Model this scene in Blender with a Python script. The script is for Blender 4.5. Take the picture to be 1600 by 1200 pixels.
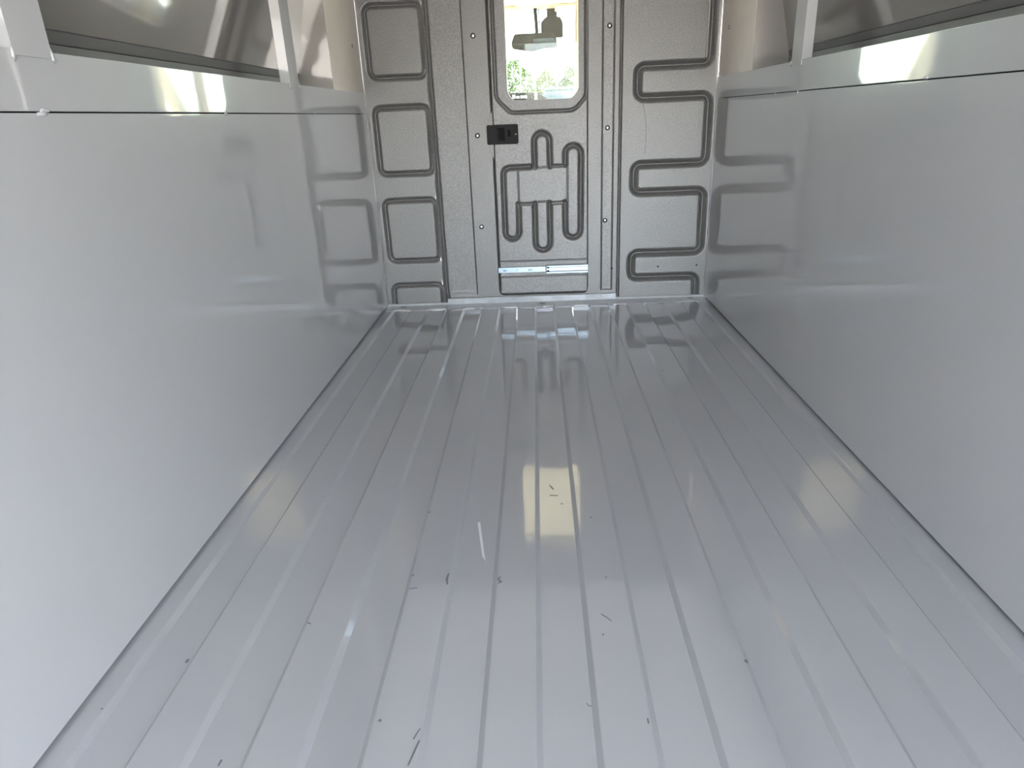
import bpy, bmesh, math, random
import numpy as np
from mathutils import Matrix, Vector

random.seed(7)
rng = np.random.default_rng(7)
SC = bpy.context.scene
for o in list(bpy.data.objects):
    bpy.data.objects.remove(o, do_unlink=True)
C = SC.collection

# ------------------------------------------------------------------ camera
# metres: X right, Y forward (the bulkhead stands at Y = 0), Z up (cargo floor at Z = 0)
CAM = (-0.02782, -3.34056, 0.87971)
YAW, PITCH, ROLL, FPX = -0.0464835, -0.3776582, -0.0440803, 1054.74
fw = Vector((math.sin(YAW)*math.cos(PITCH), math.cos(YAW)*math.cos(PITCH), math.sin(PITCH)))
r0 = Vector((math.cos(YAW), -math.sin(YAW), 0)); u0 = r0.cross(fw)
rt = r0*math.cos(ROLL)+u0*math.sin(ROLL); up = -r0*math.sin(ROLL)+u0*math.cos(ROLL)
cam = bpy.data.objects.new('camera', bpy.data.cameras.new('camera')); C.objects.link(cam)
cam.matrix_world = Matrix(((rt.x, up.x, -fw.x, CAM[0]), (rt.y, up.y, -fw.y, CAM[1]), (rt.z, up.z, -fw.z, CAM[2]), (0, 0, 0, 1)))
cam.data.sensor_width = 36; cam.data.lens = FPX/1600*36; cam.data.clip_start = 0.02; cam.data.clip_end = 500
SC.camera = cam

# ------------------------------------------------------------------ sky, sun, exposure
SUN_EL, SUN_AZ = math.radians(54), math.radians(102)       # azimuth clockwise from +Y: off to the right, a little behind
world = bpy.data.worlds.new('world'); SC.world = world; world.use_nodes = True
nt = world.node_tree; nt.nodes.clear()
sky = nt.nodes.new('ShaderNodeTexSky'); sky.sky_type = 'NISHITA'; sky.sun_disc = False
sky.sun_elevation = SUN_EL; sky.sun_rotation = SUN_AZ; sky.dust_density = 2.5; sky.air_density = 1.0; sky.ozone_density = 1.0
bg = nt.nodes.new('ShaderNodeBackground'); bg.inputs[1].default_value = 1.3
wo = nt.nodes.new('ShaderNodeOutputWorld')
hs_ = nt.nodes.new('ShaderNodeHueSaturation'); hs_.inputs['Saturation'].default_value = 0.6       # hazy, pale sky
nt.links.new(sky.outputs[0], hs_.inputs['Color']); nt.links.new(hs_.outputs[0], bg.inputs[0]); nt.links.new(bg.outputs[0], wo.inputs[0])
sl = bpy.data.lights.new('sun', 'SUN'); sl.energy = 5.0; sl.angle = math.radians(0.6); sl.color = (1, 0.93, 0.82)
sun = bpy.data.objects.new('sun', sl); C.objects.link(sun)
sd = Vector((math.sin(SUN_AZ)*math.cos(SUN_EL), math.cos(SUN_AZ)*math.cos(SUN_EL), math.sin(SUN_EL)))
sun.rotation_euler = sd.to_track_quat('Z', 'Y').to_euler(); sun.location = sd*40
vs = SC.view_settings
vs.view_transform = 'Standard'; vs.look = 'None'; vs.gamma = 1.0; vs.use_curve_mapping = False
vs.exposure = 2.2
SC.cycles.use_denoising = True
SC.cycles.caustics_reflective = False; SC.cycles.max_bounces = 16; SC.cycles.diffuse_bounces = 8; SC.cycles.glossy_bounces = 6; SC.cycles.transparent_max_bounces = 16

# ------------------------------------------------------------------ materials
def mat(name, col, rough=0.5, metal=0.0, spec=0.5, coat=0.0, bump=None, vary=None, coat_rough=0.03):
    """procedural principled material; bump = (scale, strength, distance), vary = (scale, amount)"""
    m = bpy.data.materials.new(name); m.use_nodes = True
    n = m.node_tree.nodes; l = m.node_tree.links; p = n['Principled BSDF']
    p.inputs['Base Color'].default_value = (*col, 1); p.inputs['Roughness'].default_value = rough
    p.inputs['Metallic'].default_value = metal; p.inputs['Specular IOR Level'].default_value = spec
    p.inputs['Coat Weight'].default_value = coat; p.inputs['Coat Roughness'].default_value = coat_rough; p.inputs['Coat IOR'].default_value = 2.0
    tc = n.new('ShaderNodeTexCoord')
    if vary:
        nz = n.new('ShaderNodeTexNoise'); nz.inputs['Scale'].default_value = vary[0]; nz.inputs['Detail'].default_value = 4
        l.new(tc.outputs['Object'], nz.inputs['Vector'])
        r = n.new('ShaderNodeValToRGB')
        r.color_ramp.elements[0].position = 0.3; r.color_ramp.elements[1].position = 0.7
        r.color_ramp.elements[0].color = (*[c*(1-vary[1]) for c in col], 1)
        r.color_ramp.elements[1].color = (*[min(1, c*(1+vary[1])) for c in col], 1)
        l.new(nz.outputs[0], r.inputs[0]); l.new(r.outputs[0], p.inputs['Base Color'])
    if bump:
        nb = n.new('ShaderNodeTexNoise'); nb.inputs['Scale'].default_value = bump[0]; nb.inputs['Detail'].default_value = 2
        l.new(tc.outputs['Object'], nb.inputs['Vector'])
        b = n.new('ShaderNodeBump'); b.inputs['Strength'].default_value = bump[1]; b.inputs['Distance'].default_value = bump[2]
        l.new(nb.outputs[0], b.inputs['Height']); l.new(b.outputs[0], p.inputs['Normal'])
        if coat: l.new(b.outputs[0], p.inputs['Coat Normal'])
    return m

PAINT = mat('grey_gloss_paint', (0.51, 0.515, 0.52), 0.32, spec=0.3, coat=1.0, coat_rough=0.035, bump=(26, 0.03, 0.0008), vary=(1.6, 0.015))
FLOORP = mat('grey_gloss_floor_paint', (0.36, 0.367, 0.378), 0.32, spec=0.3, coat=1.0, coat_rough=0.035, bump=(30, 0.03, 0.0008), vary=(2.5, 0.025))
DENTP = mat('grey_dented_sheet_paint', (0.40, 0.375, 0.345), 0.25, spec=0.4, coat=0.8, coat_rough=0.06, bump=(7, 0.5, 0.006))  # darker warm base carries the recess dimness too
RAILP = mat('satin_grey_sill_rail', (0.20, 0.20, 0.198), 0.5)
CORNERP = mat('warm_pale_corner_panel', (0.80, 0.735, 0.65), 0.45, spec=0.25, bump=(6, 0.5, 0.006), vary=(5, 0.05))  # paler and warmer than the wall paint around it
OUTERP = mat('dimmed_gloss_canopy_panel', (0.21, 0.195, 0.18), 0.32, spec=0.3, coat=0.8, coat_rough=0.05, bump=(9, 0.15, 0.002))  # wall grey darkened and warmed; dim recess reflections put into the base colour
SILLP = mat('pale_sill_paint', (0.52, 0.54, 0.555), 0.35, coat=0.3, bump=(60, 0.3, 0.002), vary=(30, 0.08))
MOULD = mat('grained_grey_bulkhead', (0.205, 0.199, 0.193), 0.37, metal=0.28, spec=0.65, bump=(230, 0.55, 0.0018), vary=(200, 0.24))
DARK = mat('black_gap', (0.012, 0.012, 0.013), 0.8)
BLACKP = mat('black_plastic', (0.018, 0.017, 0.018), 0.6, spec=0.25, bump=(300, 0.2, 0.0005))
BLACKIN = mat('black_recess_plastic', (0.006, 0.006, 0.007), 0.6, spec=0.15)
ZINC = mat('bright_zinc_steel', (0.23, 0.275, 0.305), 0.33, metal=1.0, bump=(40, 0.1, 0.001))
RIVET = mat('rivet_steel', (0.75, 0.75, 0.74), 0.18, metal=1.0)
SEALANT_GLINT = mat('white_sealant_and_glint', (0.60, 0.61, 0.62), 0.25, coat=0.5)  # seam dabs, and the painted edge highlight in the corners
CREAM = mat('cream_cab_trim', (0.68, 0.60, 0.44), 0.7, vary=(30, 0.04))
TAN = mat('tan_cab_trim', (0.42, 0.33, 0.24), 0.75, vary=(14, 0.12))
DASH = mat('dark_dashboard', (0.035, 0.033, 0.035), 0.6, bump=(200, 0.3, 0.001))
CABDARK = mat('dark_speckled_plastic', (0.03, 0.029, 0.025), 0.6, spec=0.3, vary=(140, 0.7))
KEY = mat('white_keys', (0.75, 0.75, 0.75), 0.4)
MIRROR = mat('mirror_glass', (0.22, 0.23, 0.24), 0.02, metal=1.0)
SHELL = mat('white_body_shell', (0.7, 0.7, 0.7), 0.35, coat=0.4)
GROUND = mat('pale_concrete', (0.50, 0.45, 0.37), 0.9, bump=(9, 0.3, 0.01), vary=(0.6, 0.10))
SCUFF = mat('dark_scuff', (0.13, 0.13, 0.14), 0.5)
PALESC = mat('pale_sliver', (0.60, 0.61, 0.62), 0.4)
LEAF = [mat('leaf_green_%d' % i, c, 0.6, vary=(3, 0.3)) for i, c in enumerate(((0.06, 0.085, 0.014), (0.10, 0.115, 0.02), (0.065, 0.09, 0.015)))]
BARK = mat('bark', (0.16, 0.11, 0.07), 0.9)
CARW = mat('car_paint_white', (0.42, 0.42, 0.42), 0.35, coat=0.3)
CARS = mat('car_paint_green', (0.06, 0.11, 0.08), 0.35, coat=0.2)
CARG = mat('car_glass_dark', (0.03, 0.04, 0.045), 0.05)
RUBBER = mat('rubber', (0.03, 0.03, 0.03), 0.8)
STEEL = mat('pole_steel', (0.35, 0.35, 0.35), 0.4, metal=0.8)

def glass(name, haze, tint=(0.97, 0.98, 0.97)):
    m = bpy.data.materials.new(name); m.use_nodes = True
    n = m.node_tree.nodes; l = m.node_tree.links; n.clear()
    out = n.new('ShaderNodeOutputMaterial')
    tr = n.new('ShaderNodeBsdfTransparent'); tr.inputs[0].default_value = (*tint, 1)
    gl = n.new('ShaderNodeBsdfGlossy'); gl.inputs['Roughness'].default_value = 0.01
    lw = n.new('ShaderNodeLayerWeight'); lw.inputs['Blend'].default_value = 0.5
    pw = n.new('ShaderNodeMath'); pw.operation = 'POWER'; pw.inputs[1].default_value = 4.0; l.new(lw.outputs['Facing'], pw.inputs[0])
    fr = n.new('ShaderNodeMath'); fr.operation = 'MULTIPLY_ADD'; fr.inputs[1].default_value = 0.6; fr.inputs[2].default_value = 0.018; l.new(pw.outputs[0], fr.inputs[0])
    mx = n.new('ShaderNodeMixShader'); l.new(fr.outputs[0], mx.inputs[0]); l.new(tr.outputs[0], mx.inputs[1]); l.new(gl.outputs[0], mx.inputs[2])
    tl = n.new('ShaderNodeBsdfTranslucent'); tl.inputs[0].default_value = (0.85, 0.85, 0.8, 1)
    nz = n.new('ShaderNodeTexNoise'); nz.inputs['Scale'].default_value = 18; nz.inputs['Detail'].default_value = 6
    tc = n.new('ShaderNodeTexCoord'); l.new(tc.outputs['Object'], nz.inputs['Vector'])
    mu = n.new('ShaderNodeMath'); mu.operation = 'MULTIPLY'; mu.inputs[1].default_value = haze*2; l.new(nz.outputs[0], mu.inputs[0])  # noisy translucent share stands in for veiling glare
    m2 = n.new('ShaderNodeMixShader'); l.new(mu.outputs[0], m2.inputs[0]); l.new(mx.outputs[0], m2.inputs[1]); l.new(tl.outputs[0], m2.inputs[2])
    l.new(m2.outputs[0], out.inputs[0])
    return m
def translucent(name, col, through):
    m = bpy.data.materials.new(name); m.use_nodes = True
    n = m.node_tree.nodes; l = m.node_tree.links; n.clear()
    out = n.new('ShaderNodeOutputMaterial'); d = n.new('ShaderNodeBsdfDiffuse'); t = n.new('ShaderNodeBsdfTranslucent')
    d.inputs[0].default_value = (*col, 1); t.inputs[0].default_value = (*col, 1)
    mx = n.new('ShaderNodeMixShader'); mx.inputs[0].default_value = through
    l.new(d.outputs[0], mx.inputs[1]); l.new(t.outputs[0], mx.inputs[2]); l.new(mx.outputs[0], out.inputs[0])
    return m
ROOFT = translucent('roof_added_translucence', (0.52, 0.50, 0.47), 0.02)  # roof out of view; slight translucence added to brighten the far end
GLASS = glass('glare_hazed_window_glass', 0.006, (0.84, 0.88, 0.86))
WSCREEN = glass('windscreen_glass', 0.0015, (0.74, 0.79, 0.75))

# ------------------------------------------------------------------ mesh helpers
def link(name, me, m, parent=None, smooth=False):
    o = bpy.data.objects.new(name, me); C.objects.link(o)
    if m: me.materials.append(m)
    if smooth:
        me.polygons.foreach_set('use_smooth', [True]*len(me.polygons))
    if parent is not None: o.parent = parent
    return o
def poly(name, v, f, m, parent=None, smooth=False):
    me = bpy.data.meshes.new(name); me.from_pydata([tuple(map(float, p)) for p in v], [], [tuple(map(int, q)) for q in f]); me.update()
    bm = bmesh.new(); bm.from_mesh(me); bmesh.ops.recalc_face_normals(bm, faces=bm.faces); bm.to_mesh(me); bm.free()
    return link(name, me, m, parent, smooth)
def from_bm(name, bm, m, parent=None, smooth=False):
    me = bpy.data.meshes.new(name); bmesh.ops.recalc_face_normals(bm, faces=bm.faces); bm.to_mesh(me); bm.free()
    return link(name, me, m, parent, smooth)
def add_box(bm, x0, x1, y0, y1, z0, z1, bev=0.0, seg=2):
    b2 = bmesh.new(); bmesh.ops.create_cube(b2, size=1)
    for v in b2.verts:
        v.co = Vector(((x0+x1)/2+v.co.x*(x1-x0), (y0+y1)/2+v.co.y*(y1-y0), (z0+z1)/2+v.co.z*(z1-z0)))
    if bev > 0:
        bmesh.ops.bevel(b2, geom=list(b2.edges), offset=bev, segments=seg, affect='EDGES', profile=0.5)
    t = bpy.data.meshes.new('t'); b2.to_mesh(t); b2.free(); bm.from_mesh(t); bpy.data.meshes.remove(t)
def box(name, x0, x1, y0, y1, z0, z1, m, parent=None, bev=0.0, seg=2):
    bm = bmesh.new(); add_box(bm, min(x0, x1), max(x0, x1), min(y0, y1), max(y0, y1), min(z0, z1), max(z0, z1), bev, seg)
    return from_bm(name, bm, m, parent)
def extrude_y(name, pts, y0, y1, m, parent=None, bev=0.0):
    """closed polygon in XZ given thickness along Y"""
    bm = bmesh.new(); vs_ = [bm.verts.new((x, y0, z)) for x, z in pts]; f = bm.faces.new(vs_)
    r = bmesh.ops.extrude_face_region(bm, geom=[f])
    for e in r['geom']:
        if isinstance(e, bmesh.types.BMVert): e.co.y = y1
    if bev > 0:
        bmesh.ops.bevel(bm, geom=list(bm.edges), offset=bev, segments=2, affect='EDGES', profile=0.5)
    return from_bm(name, bm, m, parent)
def extrude_along(name, pts, y0, y1, m, parent=None):
    """closed XZ profile swept along Y (same thing, long)"""
    return extrude_y(name, pts, y0, y1, m, parent)
def tube(name, pts, r, m, parent=None, n=6):
    bm = bmesh.new(); rings = []
    for i, p in enumerate(pts):
        p = Vector(p); a = Vector(pts[max(i-1, 0)]); b = Vector(pts[min(i+1, len(pts)-1)])
        t = (b-a).normalized(); s = t.orthogonal().normalized(); q = t.cross(s)
        rr = r[i] if isinstance(r, (list, tuple)) else r
        rings.append([bm.verts.new(p+(s*math.cos(2*math.pi*k/n)+q*math.sin(2*math.pi*k/n))*rr) for k in range(n)])
    for A, B in zip(rings, rings[1:]):
        for k in range(n): bm.faces.new((A[k], A[(k+1) % n], B[(k+1) % n], B[k]))
    bm.faces.new(rings[0]); bm.faces.new(rings[-1])
    return from_bm(name, bm, m, parent, True)
def blob(name, loc, scale, m, parent=None, rough=0.25, sub=2):
    bm = bmesh.new(); bmesh.ops.create_icosphere(bm, subdivisions=sub, radius=1)
    for v in bm.verts:
        k = 1+random.uniform(-rough, rough)
        v.co = Vector((v.co.x*scale[0]*k+loc[0], v.co.y*scale[1]*k+loc[1], v.co.z*scale[2]*k+loc[2]))
    return from_bm(name, bm, m, parent, True)
def tag(o, label=None, cat=None, group=None, kind=None):
    if label: o['label'] = label
    if cat: o['category'] = cat
    if group: o['group'] = group
    if kind: o['kind'] = kind
    return o
def struct(o, label): return tag(o, label, None, None, 'structure')
def empty(name, loc=(0, 0, 0)):
    o = bpy.data.objects.new(name, None); o.location = loc; o.empty_display_size = 0.05; C.objects.link(o); return o

# --- pressed sheets: a fine grid in XZ whose depth (towards the cargo side = -Y) comes from grooves along paths
def arc_path(pts, r):
    """polyline with rounded corners"""
    out = [Vector(pts[0])]
    for i in range(1, len(pts)-1):
        a, b, c = Vector(pts[i-1]), Vector(pts[i]), Vector(pts[i+1])
        u, w = (a-b).normalized(), (c-b).normalized()
        rr = min(r, (a-b).length*0.5, (c-b).length*0.5)
        p, q = b+u*rr, b+w*rr; cen = b+(u+w)*rr
        for k in range(9):
            t = k/8*math.pi/2
            out.append(cen-w*rr*math.cos(t)-u*rr*math.sin(t))
    out.append(Vector(pts[-1]))
    return [(v.x, v.y) for v in out]
def seg_dist(X, Z, path):
    d = np.full(X.shape, 9.0)
    for (ax, az), (bx, bz) in zip(path, path[1:]):
        dx, dz = bx-ax, bz-az; L = dx*dx+dz*dz
        if L < 1e-12: continue
        t = np.clip(((X-ax)*dx+(Z-az)*dz)/L, 0, 1)
        d = np.minimum(d, np.hypot(X-ax-t*dx, Z-az-t*dz))
    return d
def sstep(a, b, x):
    t = np.clip((x-a)/(b-a), 0, 1); return t*t*(3-2*t)
def groove(X, Z, path, w, depth, flat=0.12):
    d = np.clip(seg_dist(X, Z, path)/(w*0.5), 0, 1)
    e = np.clip((d-flat)/(1-flat), 0, 1)
    return depth*(1-np.sin(e*math.pi/2)**1.15)
def rrect_path(x0, x1, z0, z1, r):
    c = arc_path([((x0+x1)/2, z0), (x1, z0), (x1, z1), (x0, z1), (x0, z0), ((x0+x1)/2, z0)], r)
    return c
def sheet(name, xs, zs, depth_fn, m, parent=None, y=0.0, hole=None):
    X, Z = np.meshgrid(xs, zs); D = depth_fn(X, Z)
    v = np.stack([X, y+D, Z], -1).reshape(-1, 3); nx, nz = len(xs), len(zs)
    i = np.arange(nx*nz).reshape(nz, nx)
    q = np.stack([i[:-1, :-1], i[:-1, 1:], i[1:, 1:], i[1:, :-1]], -1).reshape(-1, 4)
    if hole is not None:
        cx = (X[:-1, :-1]+X[1:, 1:])/2; cz = (Z[:-1, :-1]+Z[1:, 1:])/2
        q = q[~hole(cx, cz).reshape(-1)]
    me = bpy.data.meshes.new(name); me.vertices.add(len(v)); me.vertices.foreach_set('co', v.astype(np.float32).ravel())
    me.loops.add(q.size); me.loops.foreach_set('vertex_index', q.astype(np.int32).ravel())
    me.polygons.add(len(q)); me.polygons.foreach_set('loop_start', np.arange(0, q.size, 4, dtype=np.int32))
    me.update(calc_edges=True); me.validate()
    return link(name, me, m, parent, True)
def lin(a, b, step): return np.linspace(a, b, max(2, int(round((b-a)/step))+1))

# ================================================================== THE CARGO BODY
W = 0.80            # half width between the side walls
YR = -4.80          # rear end, open
ZS = 0.9153         # seam in the side walls
ZL = 1.0047         # lip of the side walls
ZH = 1.42           # underside of the header over the openings
ZC = 1.75           # ceiling
FZ = -0.010         # low plane of the ribbed floor; rib tops at about 0

# ---- floor: pressed sheet and its raised ribs
floor = struct(box('floor', -0.83, 0.83, YR, 0.03, FZ-0.04, FZ, FLOORP), 'glossy grey ribbed metal cargo floor')
def rib_mesh():
    hb, ht, h = 0.0495, 0.0400, 0.0092
    me = bpy.data.meshes.new('floor_rib')
    y0, y1, yt = YR+0.002, -0.085, -0.100
    prof = [(-hb, 0.0), (-ht-0.0012, h*0.86), (-ht, h*0.97), (-ht+0.002, h), (ht-0.002, h), (ht, h*0.97), (ht+0.0012, h*0.86), (hb, 0.0)]
    v = [(x, y0, z) for x, z in prof]+[(x, yt if z > 0 else y1, z) for x, z in prof]+[(x, y1, 0) for x, z in prof]
    n = len(prof); f = [(k, k+1, n+k+1, n+k) for k in range(n-1)]+[(n+k, n+k+1, 2*n+k+1, 2*n+k) for k in range(n-1)]
    f.append(tuple(range(n-1, -1, -1)))
    me.from_pydata(v, [], f); me.update()
    bm = bmesh.new(); bm.from_mesh(me); bmesh.ops.remove_doubles(bm, verts=bm.verts, dist=1e-5)
    bmesh.ops.recalc_face_normals(bm, faces=bm.faces); bm.to_mesh(me); bm.free(); me.materials.append(FLOORP)
    return me
rm = rib_mesh()
for k in range(10):
    o = bpy.data.objects.new('floor_rib', rm); C.objects.link(o); o.parent = floor
    o.location = (-0.801+0.178*k, random.uniform(-0.012, 0.008), FZ)
# the outermost ribs run under the walls: trim them at the wall plane by letting the wall foot cover them

# scuffs and scratches on the floor (flat marks with their own shape)
def mark(name, pts, w, m, z=0.0):
    n = len(pts); v = []
    for i, (x, y) in enumerate(pts):
        a = Vector(pts[max(0, i-1)]); b = Vector(pts[min(n-1, i+1)]); t = (b-a).normalized(); s = Vector((-t.y, t.x))
        ww = 0.7*w*(0.35+0.65*math.sin(math.pi*(i+0.6)/(n+0.2)))*random.uniform(0.7, 1.3)/2
        for q in (1, -1): v.append((x+s.x*ww*q, y+s.y*ww*q, z))
    top = len(v); v += [(a, b, c-0.0006) for a, b, c in v]
    f = []
    for i in range(n-1):
        a = 2*i; f += [(a, a+1, a+3, a+2), (top+a, top+a+2, top+a+3, top+a+1), (a, a+2, top+a+2, top+a), (a+1, top+a+1, top+a+3, a+3)]
    return poly(name, v, f, m, floor)
SCUFFS = [  # (points on the floor, width)
([(-0.2386, -2.6316), (-0.2334, -2.6095), (-0.2284, -2.5887)], 0.006),
    ([(-0.2380, -2.5865), (-0.2342, -2.5757), (-0.2303, -2.5669)], 0.004),
    ([(-0.2292, -2.2201), (-0.2330, -2.2009), (-0.2310, -2.1837)], 0.006),
    ([(-0.1259, -2.2186), (-0.1203, -2.2134), (-0.1277, -2.2033), (-0.1220, -2.1980)], 0.006),
    ([(0.0737, -2.3122), (0.0819, -2.3208), (0.0910, -2.3320)], 0.004),
    ([(-0.3050, -2.2320), (-0.2904, -2.2286)], 0.003),
    ([(-0.3064, -2.1914), (-0.3043, -2.1860)], 0.005),
    ([(0.0313, -2.5119), (0.0356, -2.5172), (0.0471, -2.5173)], 0.0022),
    ([(0.1237, -2.5503), (0.1237, -2.5602)], 0.006),
    ([(0.0700, -2.3666), (0.0735, -2.3666)], 0.006),
    ([(-0.0130, -1.8156), (-0.0037, -1.8377)], 0.006),
    ([(-0.0141, -1.8655), (0.0069, -1.8675)], 0.005),
    ([(0.0121, -1.9050), (0.0179, -1.9075)], 0.006),
    ([(0.0910, -2.2036), (0.0959, -2.2037)], 0.003),
    ([(0.0778, -1.9816), (0.0833, -1.9838)], 0.004),
    ([(-0.3086, -1.9500), (-0.3028, -1.9460)], 0.003),
    ([(-0.6791, -2.4166), (-0.6798, -2.4080)], 0.008),
    ([(-0.5284, -2.6240), (-0.5276, -2.6134)], 0.006),
    ([(-0.2981, -2.5540), (-0.2960, -2.5494)], 0.009),
    ([(-0.4848, -2.3263), (-0.4770, -2.3303)], 0.005),
    ([(-0.7665, -2.5264), (-0.7651, -2.5240)], 0.005),
    ([(0.4851, -0.3651), (0.4969, -0.3619)], 0.012),
    ([(0.3941, -0.7931), (0.4070, -0.7909)], 0.008),
    ([(0.4118, -1.0227), (0.4157, -1.0287)], 0.008),
    ([(0.1155, -1.3425), (0.1175, -1.3460)], 0.006),
    ([(0.3078, -2.4309), (0.3098, -2.4377)], 0.006),
]
for pts, w in SCUFFS:
    cx = pts[0][0]
    on_rib = abs(((cx+0.801+0.089) % 0.178)-0.089) < 0.042
    mark('scuff_mark', pts, w, SCUFF, FZ+0.0098 if on_rib else FZ+0.0006)

SLV = [[-0.1866, -1.9845], [-0.1805, -1.9827], [-0.1623, -2.1071], [-0.1576, -2.1312], [-0.1661, -2.1139]]
sliver = poly('sliver', [(x, y, 0) for x, y in SLV]+[(x, y, 0.0018) for x, y in SLV], [(4, 3, 2, 1, 0), (5, 6, 7, 8, 9)]+[(i, (i+1) % 5, 5+(i+1) % 5, 5+i) for i in range(5)], PALESC)
sliver.location.z = FZ
tag(sliver, 'thin pale sliver lying lengthwise on the ribbed floor left of centre', 'sliver')

# ---- side walls (s = -1 left, +1 right), all built along the whole body
def side_wall(s, name, word):
    wall = struct(box(name, s*W, s*(W+0.03), YR, -0.002, 0.0065, ZS-0.0012, PAINT, None, 0.0006, 1), 'tall glossy grey painted side panel on the %s' % word)
    box('upper_strip', s*W, s*(W+0.03), YR, -0.0035, ZS+0.0012, ZL, PAINT, wall, 0.0015, 2)
    box('ledge', s*(W+0.03), s*0.955, YR, -0.002, ZL-0.02, ZL-0.001, PAINT, wall)
    box('gap_backing', s*(W+0.03), s*(W+0.034), YR, 0, FZ, ZL-0.03, DARK, wall)
    # full-height corner panel next to the bulkhead, folded outwards at its near edge
    y0 = -0.505
    cp = box('corner_panel', s*W, s*(W+0.007), y0, -0.0035, ZL-0.0015, ZH, CORNERP, wall)
    tag(cp, 'warm pale corner panel beside the bulkhead')
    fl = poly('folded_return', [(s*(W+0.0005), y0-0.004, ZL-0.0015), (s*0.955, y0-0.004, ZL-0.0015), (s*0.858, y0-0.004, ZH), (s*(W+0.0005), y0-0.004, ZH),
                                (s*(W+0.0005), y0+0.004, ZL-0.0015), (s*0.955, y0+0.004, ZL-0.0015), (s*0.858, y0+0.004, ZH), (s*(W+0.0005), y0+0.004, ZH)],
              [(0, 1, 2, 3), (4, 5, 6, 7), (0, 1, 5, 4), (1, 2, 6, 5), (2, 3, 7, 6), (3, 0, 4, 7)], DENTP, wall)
    tag(fl, 'dented grey return at the end of the wall opening')
    # screw in the corner panel
    sc = tube('screw_hole', [(s*(W+0.002), -0.130, 1.188), (s*(W-0.0012), -0.130, 1.188)], 0.0075, DARK, wall, 12)
    tube('screw', [(s*(W+0.001), -0.130, 1.188), (s*(W-0.0028), -0.130, 1.188)], 0.0038, RIVET, wall, 10)
    # inward-leaning outer panel of the canopy with its two sill rails
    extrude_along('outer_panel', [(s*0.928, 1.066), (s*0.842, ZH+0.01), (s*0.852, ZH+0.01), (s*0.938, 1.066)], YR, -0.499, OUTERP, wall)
    extrude_along('sill_rail', [(s*0.930, ZL-0.001), (s*0.930, 1.040), (s*0.960, 1.040), (s*0.960, ZL-0.001)], YR, -0.5, RAILP, wall)
    extrude_along('sill_rail', [(s*0.934, 1.0425), (s*0.926, 1.062), (s*0.932, 1.067), (s*0.960, 1.067), (s*0.960, 1.0425)], YR, -0.5, RAILP, wall)
    extrude_along('header', [(s*W, ZH), (s*0.875, ZH), (s*0.875, ZC), (s*W, ZC)], YR, 0.0, PAINT, wall)
    # posts: folded channel, face in the wall plane, flange turned outwards on the rear side
    for yp in (-1.02, -2.25):
        a, b = yp, yp+0.088
        prof = [(W-0.0025, b), (W-0.0025, a), (W+0.028, a), (W+0.028, a+0.0025), (W, a+0.0025), (W, b-0.0025), (W+0.028, b-0.0025), (W+0.028, b)]
        bm = bmesh.new(); zf = ZL-0.010
        lo = [bm.verts.new((s*x, y, zf if x < W+0.001 else ZL+0.0005)) for x, y in prof]; hi = [bm.verts.new((s*x, y, ZH+0.02)) for x, y in prof]
        bm.faces.new(lo); bm.faces.new(hi[::-1])
        for k in range(8): bm.faces.new((lo[k], lo[(k+1) % 8], hi[(k+1) % 8], hi[k]))
        post = from_bm('post', bm, PAINT, wall); tag(post, 'folded grey sheet post rising from the wall ledge')
        for yy in (a-0.001, b+0.001):
            blob('weld_bead', (s*(W-0.002), yy, ZL-0.007), (0.003, 0.004, 0.011), PAINT, post, 0.3, 1)
    # sealant dabs along the seam
    for yy, ln in ((-0.80, 0.005), (-1.54 if s < 0 else -1.755, 0.014), (-2.22, 0.026), (-1.01 if s > 0 else -2.6, 0.007)):
        for k in range(2):
            blob('sealant_dab', (s*(W-0.0005), yy+random.uniform(-.4, .4)*ln, ZS+random.uniform(-.003, .004)), (0.0018, ln*0.5, 0.0034), SEALANT_GLINT, wall, 0.35, 2)
    # pale bead imitates the edge highlight beside the dark gap at the bulkhead
    tube('corner_glint', [(s*(W-0.0015), -0.007, 0.03), (s*(W-0.0012), -0.007, 0.6), (s*(W-0.0015), -0.007, ZL)], 0.0016, SEALANT_GLINT, wall, 6)
    box('end_closing', s*(W+0.001), s*0.985, 0.0045, 0.03, -0.40, ZC, SHELL, wall)
    # outer skin of the body
    box('outer_skin', s*0.962, s*0.985, YR, 0.03, -0.40, 1.07, SHELL, wall)
    box('outer_skin_upper', s*0.876, s*0.90, YR, 0.03, 1.42, ZC+0.02, SHELL, wall)
    return wall
wall_left = side_wall(-1, 'wall_left', 'left')
wall_right = side_wall(1, 'wall_right', 'right')

ceiling = struct(poly('ceiling', [(-0.90, YR, ZC), (0.90, YR, ZC), (0.90, 0.05, ZC), (-0.90, 0.05, ZC)], [(0, 1, 2, 3)], ROOFT), 'unseen pale roof sheet over the cargo space, translucence added for light')

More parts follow.
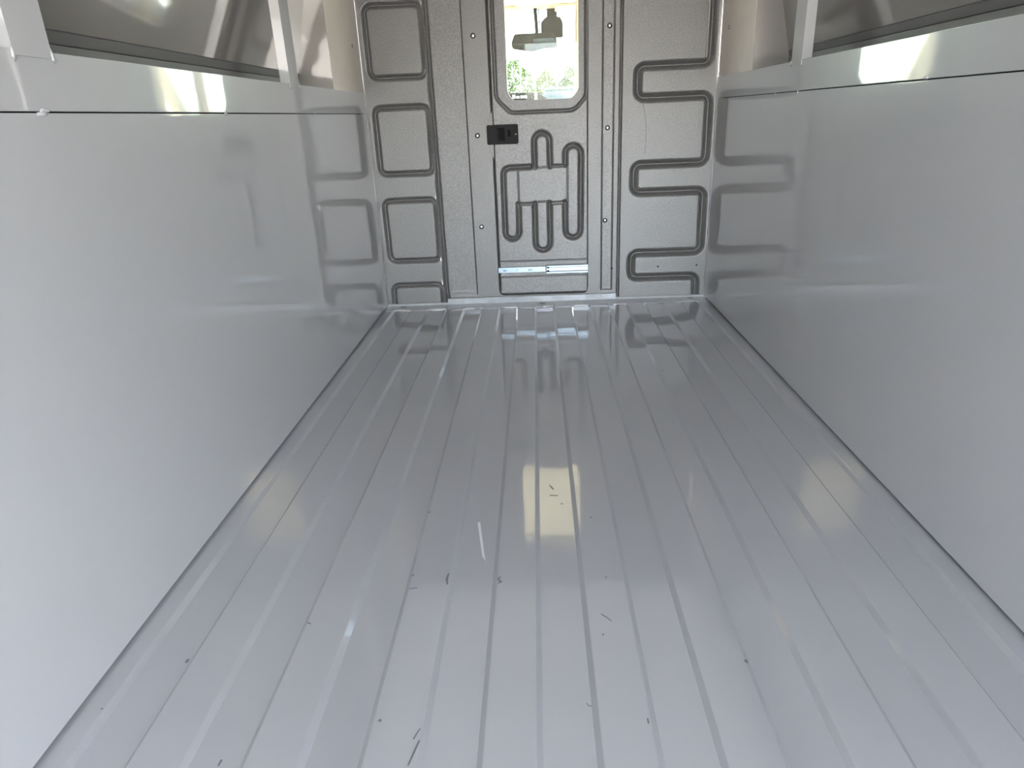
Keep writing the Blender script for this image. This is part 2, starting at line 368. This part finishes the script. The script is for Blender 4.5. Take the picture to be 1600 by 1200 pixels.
# ---- rear end behind the camera: left leaf shut, right leaf swung open, header over both
def rear_leaf(name, x0, x1, y, label):
    d = struct(box(name, x0, x1, y-0.035, y, 0.012, 1.60, PAINT, None, 0.004), label)
    for z0, z1 in ((0.08, 0.52), (0.60, 1.04), (1.12, 1.54)):
        box('inner_panel', x0+0.07, x1-0.07, y, y+0.006, z0, z1, PAINT, d, 0.003)
    box('lock_rod', x1-0.045, x1-0.03, y, y+0.015, 0.04, 1.57, ZINC, d, 0.003)
    return d
rear_leaf('door_2', -0.795, -0.11, YR, 'closed left rear door leaf behind the viewpoint')
open_leaf = rear_leaf('door_3', 0.0, 0.84, 0.0, 'right rear door leaf swung wide open')
open_leaf.location = (0.90, YR, 0.0); open_leaf.rotation_euler = (0, 0, math.radians(-12))
struct(box('trim_5', -0.90, 0.90, YR-0.04, YR, 1.605, ZC+0.03, PAINT), 'header beam over the rear doors')

# ---- pale sill along the foot of the bulkhead
def sill():
    n = 161; xs = np.linspace(-0.797, 0.797, n); v = []; f = []
    wob = np.convolve(rng.normal(0, 1, n+12), np.ones(5)/5, 'same')[6:-6]*0.006
    for i, x in enumerate(xs):
        on_rib = abs(((x+0.801+0.089) % 0.178)-0.089) < 0.045
        yf = -0.066+wob[i]-(0.018 if on_rib else 0.0)
        v += [(x, yf, FZ+0.0006), (x, yf+0.006, FZ+0.006), (x, -0.012, FZ+0.012), (x, -0.007, 0.010), (x, 0.004, 0.010)]
    for i in range(n-1):
        for k in range(4):
            a = 5*i+k; f.append((a, a+5, a+6, a+1))
    o = poly('trim_1', v, f, SILLP, None, False)
    return struct(o, 'pale painted sill strip along the foot of the bulkhead')
trim = sill()
box('raised_flange', -0.490, 0.360, -0.011, -0.004, 0.004, 0.0315, SILLP, trim, 0.001)
for x, y in ((-0.715, -0.030), (-0.01, -0.040), (0.725, -0.026)):
    blob('drain_slot', (x, y, FZ+0.0105), (0.016, 0.0035, 0.0012), DARK, trim, 0.3, 2)
for k in range(26):
    x = random.uniform(-0.77, 0.77)
    blob('sealant_smear', (x, -0.066+random.uniform(-.012, .008), FZ+0.003), (random.uniform(.008, .03), .005, .0035), SILLP, trim, 0.35, 2)

# ================================================================== THE BULKHEAD
XL, XR, ZB = -0.228, 0.221, 0.036        # door opening
SQ = [(1.063, 1.353), (0.644, 0.938), (0.228, 0.521), (-0.20, 0.104), (1.480, 1.80)]
def surround_depth(X, Z):
    col = 0.008*np.minimum(sstep(-0.487, -0.474, X), 1-sstep(-0.342, -0.334, X))*sstep(0.038, 0.068, Z)
    g = groove(X, Z, [(-0.492, -0.1), (-0.492, 1.9)], 0.042, 0.020, 0.05)
    ch = 0.007*(np.minimum(sstep(0.280, 0.291, X), 1-sstep(0.331, 0.342, X)))*sstep(0.044, 0.056, Z)
    gr = groove(X, Z, [(0.368, 0.0), (0.368, 1.8)], 0.018, 0.012, 0.2)
    for z0, z1 in SQ:
        g = np.maximum(g, groove(X, Z, rrect_path(-0.764, -0.513, z0, z1, 0.032), 0.036, 0.019, 0.0))
    return np.maximum(np.maximum(col, g), np.maximum(ch, gr))
wall_front = struct(sheet('wall_front', np.concatenate([lin(-0.512, -0.47, 0.0015), lin(-0.466, -0.346, 0.012), lin(-0.343, -0.333, 0.001), lin(-0.33, XL, 0.017)]), np.concatenate([lin(0.0, 0.08, 0.003), lin(0.1, ZC, 0.03)]), surround_depth, MOULD), 'grained grey moulded bulkhead around the sliding door')
sheet('door_surround', np.concatenate([lin(XR, 0.276, 0.014), lin(0.279, 0.343, 0.0015), lin(0.346, 0.384, 0.0015)]), np.concatenate([lin(0.0, 0.08, 0.003), lin(0.1, ZC, 0.03)]), surround_depth, MOULD, wall_front)
# threshold under the door with rounded corners, and the lintel
rc = 0.030
def zbot(x):
    d = min(x-XL, XR-x)
    return ZB if d >= rc else ZB+rc-math.sqrt(max(0, rc*rc-(rc-d)**2))
xs = sorted(set([XL+rc*(1-math.cos(t*math.pi/16)) for t in range(9)]+[XR-rc*(1-math.cos(t*math.pi/16)) for t in range(9)]))
v = []; f = []
for x in xs: v += [(x, 0, 0), (x, 0, zbot(x)), (x, 0.045, zbot(x))]
for i in range(len(xs)-1): f += [(3*i, 3*i+3, 3*i+4, 3*i+1), (3*i+1, 3*i+4, 3*i+5, 3*i+2)]
poly('threshold', v, f, MOULD, wall_front)
ZT = 1.62
poly('jamb', [(XL, 0, ZB+rc), (XL, 0, ZT), (XL, 0.045, ZT), (XL, 0.045, ZB+rc)], [(0, 1, 2, 3)], MOULD, wall_front)
poly('jamb', [(XR, 0, ZB+rc), (XR, 0, ZT), (XR, 0.045, ZT), (XR, 0.045, ZB+rc)], [(0, 1, 2, 3)], MOULD, wall_front)
box('lintel', XL, XR, 0, 0.045, ZT, ZC, MOULD, wall_front)

# left side panel: column of rounded squares
def left_depth(X, Z):
    d = groove(X, Z, [(-0.492, -0.1), (-0.492, 1.9)], 0.042, 0.020, 0.05)
    for z0, z1 in SQ:
        d = np.maximum(d, groove(X, Z, rrect_path(-0.764, -0.513, z0, z1, 0.032), 0.036, 0.019, 0.0))
    return d
sheet('side_panel', lin(-0.8, -0.512, 0.003), lin(0.0, ZC, 0.003), left_depth, MOULD, wall_front)
# right side panel: one long winding groove
SERP = arc_path([(0.763, 1.9), (0.763, 1.063), (0.444, 1.063), (0.444, 0.931), (0.768, 0.931), (0.768, 0.642), (0.437, 0.642), (0.437, 0.515),
                 (0.768, 0.515), (0.768, 0.226), (0.433, 0.226), (0.433, 0.104), (0.756, 0.104), (0.756, -0.1)], 0.032)
def right_depth(X, Z):
    return groove(X, Z, SERP, 0.050, 0.026, 0.0)
sheet('side_panel', lin(0.384, 0.8, 0.003), lin(0.0, ZC, 0.003), right_depth, MOULD, wall_front)
# long fine scratch on the right panel
tube('scratch', [(0.470, -0.0003, 0.905), (0.480, -0.0003, 0.86), (0.487, -0.0003, 0.80), (0.487, -0.0003, 0.74), (0.484, -0.0003, 0.69)], 0.0007, DARK, wall_front, 4)
# rivets and small holes
def rivet(x, z, y=0.0, r=0.0078):
    bm = bmesh.new(); bmesh.ops.create_uvsphere(bm, u_segments=14, v_segments=8, radius=r)
    for q in bm.verts: q.co = Vector((q.co.x+x, y+q.co.y*0.45, q.co.z+z))
    o = from_bm('rivet', bm, RIVET, wall_front, True)
    w_ = tube('washer', [(x, y+0.001, z), (x, y-0.0009, z)], r*1.45, BLACKP, o, 14)
    return o
for x, z in ((-0.288, 1.217), (-0.293, 0.801), (-0.298, 0.383), (-0.288, 1.62)): rivet(x, z)
for x, z in ((0.315, 1.231), (0.310, 0.811), (0.303, 0.391), (0.316, 1.63)): rivet(x, z, 0.007)
for x, z in ((0.339, 0.158), (0.565, 0.158), (0.754, 0.159)):
    tube('small_hole', [(x, 0.002, z), (x, -0.0006, z)], 0.0045, DARK, wall_front, 10)

# ---- sliding door behind the opening
DY = 0.012
def cap_arc(cx, cz, r, a0, a1, n=14):
    return [(cx+r*math.cos(a0+(a1-a0)*k/n), cz+r*math.sin(a0+(a1-a0)*k/n)) for k in range(n+1)]
PI = math.pi
pA = [(-0.031, 0.652)]+cap_arc(0.0055, 0.7645, 0.0365, PI, 0)+[(0.042, 0.652)]
pB = [(0.114, 0.655)]+cap_arc(0.151, 0.703, 0.037, PI, 0)+cap_arc(0.148, 0.350, 0.037, 0, -PI)+[(0.111, 0.482)]
pC = [(-0.050, 0.652), (-0.147, 0.652)]+cap_arc(-0.1475, 0.6175, 0.0345, PI/2, PI)+cap_arc(-0.1490, 0.350, 0.0345, PI, 2*PI)+[(-0.114, 0.482)]
pD = [(-0.036, 0.482)]+cap_arc(0.0, 0.292, 0.036, PI, 2*PI)+[(0.036, 0.482)]
WIN_G = [(-0.200, 1.44), (-0.200, 0.957), (-0.136, 0.893), (0.157, 0.893), (0.2135, 0.950), (0.2135, 1.44), (0.155, 1.50), (-0.14, 1.50), (-0.200, 1.44)]
def soften(p, r):
    out = []
    n = len(p)-1
    for i in range(n):
        a, b, c = Vector(p[(i-1) % n]), Vector(p[i]), Vector(p[(i+1) % n])
        u = (a-b).normalized()*r; w = (c-b).normalized()*r
        for k in range(7):
            t = k/6; q = (b+u)*(1-t)**2+b*2*t*(1-t)+(b+w)*t*t; out.append((q.x, q.y))
    return out+[out[0]]
WIN_GS = soften(WIN_G, 0.022)
def door_depth(X, Z):
    d = np.zeros_like(X)
    for p in (pA, pB, pC, pD): d = np.maximum(d, groove(X, Z, p, 0.036, 0.020, 0.0))
    for p in ([(0.052, 0.652), (0.104, 0.652)], [(-0.104, 0.481), (-0.046, 0.481)], [(0.046, 0.481), (0.104, 0.481)]):
        d = np.maximum(d, groove(X, Z, p, 0.022, 0.008, 0.15))
    for p in ([(0.1235, 0.65), (0.1235, 0.49)], [(-0.112, 0.645), (-0.112, 0.49)], [(-0.020, 0.648), (0.030, 0.648)], [(-0.022, 0.489), (0.024, 0.489)]):
        d = np.maximum(d, groove(X, Z, p, 0.010, 0.005, 0.1))
    d = np.maximum(d, groove(X, Z, WIN_GS, 0.022, 0.011, 0.12))
    for z in (0.2045, 0.1265): d = np.maximum(d, groove(X, Z, [(-0.3, z), (0.3, z)], 0.008, 0.005, 0.1))
    d = np.maximum(d, 0.014*(1-sstep(XL, XL+0.013, X)))
    d = np.maximum(d, 0.008*(1-sstep(ZB, ZB+0.008, Z)))
    d = np.maximum(d, 0.008*sstep(XR-0.004, XR, X))
    return d
GL = soften([(-0.147, 1.42), (-0.147, 0.983), (-0.122, 0.943), (0.150, 0.943), (0.1785, 0.982), (0.1785, 1.42), (0.15, 1.46), (-0.12, 1.46), (-0.147, 1.42)], 0.014)
def inside(X, Z, grow):
    P = [(-0.147-grow, 1.46+grow), (0.1785+grow, 0.943-grow)]
    b = (X > P[0][0]) & (X < P[1][0]) & (Z < P[0][1]) & (Z > P[1][1])
    return b & ((Z-0.943)+(X+0.147)*1.5 > 0.030-grow) & ((Z-0.943)+(0.1785-X)*1.4 > 0.030-grow)
door = struct(sheet('door_1', lin(XL-0.012, XR+0.012, 0.0025), lin(0.02, ZT+0.02, 0.0025), door_depth, MOULD, None, DY, lambda X, Z: inside(X, Z, 0.005)), 'narrow grained grey sliding door with a window in the bulkhead')
def ring(name, outline, grow, y0, y1, m, parent, n_in=0.0):
    """ring around an outline: inner edge = outline moved by n_in, outer edge = outline moved by grow"""
    P = outline[:-1]; n = len(P); cx = sum(p[0] for p in P)/n; cz = sum(p[1] for p in P)/n
    nrm = []
    for i in range(n):
        a, b = Vector(P[(i-1) % n]), Vector(P[(i+1) % n]); t = (b-a).normalized(); q = Vector((t.y, -t.x))
        if q.dot(Vector(P[i])-Vector((cx, cz))) < 0: q = -q
        nrm.append(q)
    v = []; f = []
    for i in range(n):
        for off, y in ((n_in, y0), (grow, y0), (grow, y1), (n_in, y1)):
            v.append((P[i][0]+nrm[i].x*off, y, P[i][1]+nrm[i].y*off))
    for i in range(n):
        j = (i+1) % n
        for k in range(4): f.append((4*i+k, 4*j+k, 4*j+(k+1) % 4, 4*i+(k+1) % 4))
    return poly(name, v, f, m, parent)
wf = ring('window_frame', GL, 0.0135, DY-0.0012, DY+0.014, MOULD, door)
ln_ = ring('window_lining', GL, 0.006, DY+0.014, 0.085, CREAM, door, -0.0015); tag(ln_, 'cream lining inside the door window')
pane = poly('window_pane', [(x, y, z) for y in (0.030, 0.034) for x, z in GL[:-1]],
            [tuple(range(len(GL)-1)), tuple(range(2*(len(GL)-1)-1, len(GL)-2, -1))]+[(i, (i+1) % (len(GL)-1), (len(GL)-1)+(i+1) % (len(GL)-1), (len(GL)-1)+i) for i in range(len(GL)-1)], GLASS, door)
tag(pane, 'clear pane of the door window, glare haze put into the glass')
# latch: door tab, black plate, finger pull, slot, screw
extrude_y('latch_tab', [(-0.219, 0.905), (-0.227, 0.89), (-0.2455, 0.852), (-0.2455, 0.748), (-0.226, 0.705), (-0.219, 0.69)], -0.004, 0.013, MOULD, door, 0.001)
def plate():
    bm = bmesh.new()
    # front plate as a frame around the finger pull and the slot
    xs_ = [-0.2485, -0.2005, -0.1655, -0.1525, -0.1385, -0.1030]; zs_ = [0.7585, 0.7735, 0.7900, 0.8210, 0.8310, 0.8445]
    holes = {(1, 1), (1, 2), (1, 3), (3, 2)}
    grid = {}
    for i, x in enumerate(xs_):
        for k, z in enumerate(zs_):
            grid[i, k] = bm.verts.new((x, -0.0085, z))
    faces = []
    for i in range(5):
        for k in range(5):
            if (i, k) in holes: continue
            faces.append(bm.faces.new((grid[i, k], grid[i+1, k], grid[i+1, k+1], grid[i, k+1])))
    r = bmesh.ops.extrude_face_region(bm, geom=faces)
    for e in r['geom']:
        if isinstance(e, bmesh.types.BMVert): e.co.y = 0.010
    corner = [e for e in bm.edges if abs(e.verts[0].co.x-e.verts[1].co.x) < 1e-6 and abs(e.verts[0].co.z-e.verts[1].co.z) < 1e-6 and (abs(e.verts[0].co.x-xs_[0]) < 1e-6 or abs(e.verts[0].co.x-xs_[-1]) < 1e-6) and (abs(e.verts[0].co.z-zs_[0]) < 1e-6 or abs(e.verts[0].co.z-zs_[-1]) < 1e-6)]
    bmesh.ops.bevel(bm, geom=corner, offset=0.004, segments=3, affect='EDGES')
    return from_bm('latch_plate', bm, BLACKP, door)
lp = plate(); tag(lp, 'black plastic latch plate')
box('finger_pull', -0.2015, -0.1645, 0.004, 0.011, 0.7725, 0.832, BLACKIN, lp, 0.001)
box('finger_grip', -0.2000, -0.1900, -0.0075, 0.006, 0.7745, 0.830, BLACKP, lp, 0.002)
box('lock_slot', -0.1530, -0.1380, 0.002, 0.011, 0.7895, 0.8215, BLACKIN, lp, 0.0005)
tube('latch_screw', [(-0.1140, -0.0080, 0.8000), (-0.1140, -0.0105, 0.8000)], 0.0042, RIVET, lp, 12)
# telescopic slide rail across the foot of the door
rail = box('slide_rail', -0.2265, 0.012, 0.0035, 0.011, 0.1500, 0.1775, ZINC, door, 0.001); tag(rail, 'bright zinc slide rail across the foot of the door')
rz = [(0.140, -0.002), (0.1425, -0.0045), (0.150, -0.0045), (0.153, 0.0005), (0.170, 0.0005), (0.173, -0.0045), (0.1805, -0.0045), (0.183, -0.002), (0.183, 0.011), (0.140, 0.011)]
bm = bmesh.new(); A = [bm.verts.new((0.0135, y, z)) for z, y in rz]; B = [bm.verts.new((0.2195, y, z)) for z, y in rz]
bm.faces.new(A); bm.faces.new(B[::-1])
for k in range(len(rz)): bm.faces.new((A[k], A[(k+1) % len(rz)], B[(k+1) % len(rz)], B[k]))
outer = from_bm('outer_rail', bm, ZINC, rail)
for z in (0.1535, 0.1725): box('rail_stop', 0.0165, 0.0275, -0.0062, -0.001, z-0.0045, z+0.0045, BLACKP, rail, 0.002)
box('rail_end', 0.0095, 0.0135, -0.003, 0.011, 0.1495, 0.1795, BLACKP, rail, 0.001)
for x, w_ in ((-0.199, 0.004), (-0.193, 0.003), (-0.188, 0.0025), (-0.072, 0.0045), (-0.064, 0.003), (-0.058, 0.003)):
    box('rail_slot', x-w_/2, x+w_/2, 0.0028, 0.0045, 0.158, 0.1665, DARK, rail)
tube('rail_hole', [(-0.132, 0.005, 0.165), (-0.132, 0.0030, 0.165)], 0.0032, RIVET, rail, 10)

# ================================================================== THE CAB IN FRONT OF THE DOOR
head = struct(box('ceiling_cab', -0.90, 0.90, 0.06, 1.02, 1.432, 1.60, CREAM, None, 0.01), 'cream headlining of the cab')
for x0, x1 in ((-0.52, -0.108), (0.104, 0.52)):
    vz = box('sun_visor', x0, x1, 0.80, 1.01, 1.414, 1.432, CREAM, None, 0.008, 3)
    tag(vz, 'cream folded sun visor on the %s of the cab headlining' % ('left' if x0 < 0 else 'right'), 'sun visor', 'sun visors')
scr = struct(poly('window_1', [(-0.72, 1.03, 1.45), (0.72, 1.03, 1.45), (0.80, 1.62, 0.93), (-0.80, 1.62, 0.93), (-0.72, 1.036, 1.452), (0.72, 1.036, 1.452), (0.80, 1.626, 0.932), (-0.80, 1.626, 0.932)],
            [(0, 1, 2, 3), (7, 6, 5, 4), (0, 4, 5, 1), (1, 5, 6, 2), (2, 6, 7, 3), (3, 7, 4, 0)], WSCREEN), 'slanted cab windscreen')
for s in (-1, 1):
    extr = poly('trim_2' if s < 0 else 'trim_3', [(s*0.70, 1.00, 1.46), (s*0.80, 1.00, 1.46), (s*0.80, 1.06, 1.46), (s*0.72, 1.06, 1.46), (s*0.79, 1.60, 0.90), (s*0.88, 1.60, 0.90), (s*0.88, 1.66, 0.90), (s*0.80, 1.66, 0.90)],
            [(0, 1, 2, 3), (4, 5, 6, 7), (0, 1, 5, 4), (1, 2, 6, 5), (2, 3, 7, 6), (3, 0, 4, 7)], CREAM)
    struct(extr, 'cream windscreen pillar on the %s' % ('left' if s < 0 else 'right'))
    struct(box('wall_cab_left' if s < 0 else 'wall_cab_right', s*0.86, s*0.90, 0.06, 1.62, -0.4, 0.86, CREAM), 'cab side below the %s side window' % ('left' if s < 0 else 'right'))
dash = struct(poly('dashboard', [(-0.85, 0.98, 0.55), (0.85, 0.98, 0.55), (0.85, 0.98, 0.90), (-0.85, 0.98, 0.90), (-0.85, 1.05, 0.935), (0.85, 1.05, 0.935), (0.85, 1.62, 0.915), (-0.85, 1.62, 0.915), (-0.85, 1.62, 0.55), (0.85, 1.62, 0.55)],
            [(0, 1, 2, 3), (3, 2, 5, 4), (4, 5, 6, 7), (7, 6, 9, 8), (8, 9, 1, 0), (0, 3, 4, 7, 8), (1, 9, 6, 5, 2)], DASH), 'dark dashboard under the windscreen')
# tan trim post beside the pass-through on the cab side
struct(extrude_y('trim_4', [(0.192, 0.55), (0.192, 1.30), (0.200, 1.44), (0.216, 1.44), (0.216, 0.55)], 0.50, 0.58, TAN, None, 0.006), 'tan trim edge seen at the right of the door window')

# rear-view mirror
mir = empty('rear_view_mirror', (0.0, 0.80, 1.21)); tag(mir, 'dark rear-view mirror hanging behind the windscreen', 'mirror')
def mpts(k):
    pts = [(-0.137, 1.224), (-0.143, 1.250), (-0.124, 1.295), (0.085, 1.296), (0.108, 1.262), (0.111, 1.222), (0.030, 1.218), (-0.025, 1.204)]
    P = soften(pts+[pts[0]], 0.010)[:-1]
    cx, cz = -0.015, 1.25
    return [(cx+(x-cx)*k, cz-1.21+(z-cz)*k) for x, z in P]
hs = extrude_y('housing', mpts(1.0), -0.004, 0.030, CABDARK, mir, 0.003)
gp = [(-0.020, 0.006), (-0.020, 0.056), (0.010, 0.058), (0.085, 0.058), (0.098, 0.048), (0.103, 0.014), (0.03, 0.010)]
mg = extrude_y('mirror_glass', gp, -0.0065, -0.003, MIRROR, mir)
tube('mirror_arm', [(0.0, 0.03, 0.06), (0.0, 0.08, 0.11), (-0.005, 0.13, 0.20), (-0.005, 0.14, 0.222)], 0.010, BLACKP, mir, 8)
# sensor housing with its stem, and the cable
sen = empty('sensor_housing', (0.088, 0.97, 1.28)); tag(sen, 'dark camera housing on a stem under the headlining', 'sensor')
extrude_y('case', soften([(-0.062, 0.005), (-0.062, 0.085), (-0.035, 0.110), (0.045, 0.110), (0.061, 0.082), (0.061, 0.005), (-0.062, 0.005)], 0.008)[:-1], 0.0, 0.035, CABDARK, sen)
extrude_y('stem', [(-0.029, 0.10), (-0.029, 0.156), (0.029, 0.156), (0.029, 0.10)], 0.004, 0.030, CABDARK, sen, 0.002)
cb = tube('cable', [(0.013, 0.97, 1.435), (0.0145, 0.965, 1.40), (0.017, 0.955, 1.35), (0.020, 0.94, 1.30)], 0.003, BLACKP); tag(cb, 'thin dark cable hanging left of the sensor housing', 'cable')
# keypad device on the dashboard
dev = empty('keypad_device', (-0.10, 1.05, 0.935)); tag(dev, 'black device with a row of white keys on the dashboard', 'device')
extrude_y('body', [(-0.085, 0.0), (-0.085, 0.072), (0.10, 0.070), (0.165, 0.026), (0.165, 0.0)], 0.0, 0.09, CABDARK, dev, 0.003)
for k, (x, h) in enumerate(((-0.045, 0.022), (-0.022, 0.014), (0.002, 0.016), (0.024, 0.016))):
    box('key', x-0.009, x+0.009, -0.006, 0.003, 0.040, 0.040+h, KEY, dev, 0.002)
pst = box('card_stub', -0.022, -0.006, 1.03, 1.036, 0.93, 1.005, CREAM, None, 0.002); tag(pst, 'small cream card standing against the keypad device', 'card')

# ================================================================== OUTSIDE
def gz(y): return -0.75 if y < 2 else -0.75+(y-2)*0.05
ys = [-60, -20, -8, -3, 2, 8, 14, 20, 26, 32, 45, 90]
v = []; f = []
for y in ys: v += [(-80, y, gz(min(y, 45))), (80, y, gz(min(y, 45)))]
for i in range(len(ys)-1): f.append((2*i, 2*i+1, 2*i+3, 2*i+2))
struct(poly('ground', v, f, GROUND), 'pale sunlit paved yard around the vehicle')

def shrub(x, y, w, h, m, label):
    g = gz(y); root = empty('shrub', (x, y, g)); tag(root, label, 'shrub', 'shrubs along the yard')
    for a in (-0.12, 0.10):
        tube('stem', [(a*0.3, 0, -0.05), (a, 0.05, h*0.35), (a*2.2, 0, h*0.6)], [0.05, 0.04, 0.02], BARK, root, 6)
    n = 2600
    u = rng.normal(size=(n, 3)); u /= np.linalg.norm(u, axis=1)[:, None]
    r = rng.uniform(0.55, 1, n)**0.5
    lump = 1+0.18*np.sin(u[:, 0]*5+x)*np.cos(u[:, 2]*6+x*2)
    P = u*(r*lump)[:, None]*np.array([w/2, w*0.4, h*0.47])+np.array([0, 0, h*0.52])
    t = rng.normal(size=(n, 3)); t /= np.linalg.norm(t, axis=1)[:, None]
    b = np.cross(t, rng.normal(size=(n, 3))); b /= np.linalg.norm(b, axis=1)[:, None]
    s = rng.uniform(0.05, 0.09, n)[:, None]
    V = np.stack([P-t*s, P+b*s*0.5, P+t*s, P-b*s*0.5], 1).reshape(-1, 3)
    me = bpy.data.meshes.new('foliage'); me.from_pydata(V.tolist(), [], [tuple(range(4*i, 4*i+4)) for i in range(n)]); me.update()
    o = link('foliage', me, m, root); o['kind'] = 'stuff'
    return root
shrub(-2.6, 31, 2.0, 2.7, LEAF[0], 'leftmost green shrub beyond the parked cars')
shrub(-0.75, 30, 1.7, 2.55, LEAF[0], 'dense green shrub behind the white car, left in the window')
shrub(0.50, 32.5, 1.1, 2.1, LEAF[1], 'pale lime shrub in the middle of the door window')
shrub(1.80, 30.0, 1.4, 2.35, LEAF[2], 'green shrub at the right in the door window')
shrub(3.4, 31, 1.9, 2.6, LEAF[2], 'rightmost green shrub beyond the parked cars')

def car(x, y, m, label):
    g = gz(y); root = empty('parked_car', (x, y, g)); tag(root, label, 'car', 'parked cars')
    prof = [(-2.1, 0.25), (-2.15, 0.65), (-1.9, 0.78), (-1.0, 0.95), (1.6, 0.98), (2.05, 0.92), (2.15, 0.55), (2.1, 0.25)]      # along local Y
    def slab(name, pr, hw, mm, par, taper=0.0, bev=0.06):
        bm = bmesh.new(); zmx = max(z for _, z in pr); zmn = min(z for _, z in pr)
        L = [bm.verts.new((-hw+taper*(z-zmn)/(zmx-zmn), a, z)) for a, z in pr]; R_ = [bm.verts.new((hw-taper*(z-zmn)/(zmx-zmn), a, z)) for a, z in pr]
        bm.faces.new(L); bm.faces.new(R_[::-1]); n = len(pr)
        for k in range(n): bm.faces.new((L[k], L[(k+1) % n], R_[(k+1) % n], R_[k]))
        bmesh.ops.bevel(bm, geom=list(bm.edges), offset=bev, segments=2, affect='EDGES')
        return from_bm(name, bm, mm, par, True)
    slab('body', prof, 0.88, m, root)
    slab('greenhouse', [(-1.05, 0.93), (-0.35, 1.40), (1.25, 1.40), (1.75, 0.96)], 0.80, CARG, root, 0.16, 0.03)
    slab('roof', [(-0.45, 1.36), (-0.2, 1.46), (1.1, 1.47), (1.35, 1.37)], 0.66, m, root, 0.08, 0.03)
    for sx in (-1, 1):
        for a in (-1.3, 1.3):
            w = tube('wheel', [(sx*0.70, a, 0.31), (sx*0.90, a, 0.31)], 0.31, RUBBER, root, 20)
            tube('hub', [(sx*0.89, a, 0.31), (sx*0.91, a, 0.31)], 0.18, STEEL, w, 12)
    return root
car(-1.75, 24, CARW, 'white car parked outside, left in the door window')
car(1.0, 23.4, CARS, 'green car parked at the right in the door window')
car(3.6, 24, CARW, 'white car parked to the right of the green one')
for x, y, h in ((-0.45, 22, 3.4), (0.08, 29, 2.9)):
    p = empty('street_pole', (x, y, gz(y))); tag(p, 'slim grey pole standing %s' % ('in front of the left shrub' if x < 0 else 'beside the lime shrub'), 'pole', 'poles in the yard')
    tube('shaft', [(0, 0, -0.05), (0, 0, h)], 0.025, STEEL, p, 8); tube('cap', [(0, 0, h), (0, 0, h+0.04)], 0.05, STEEL, p, 8)
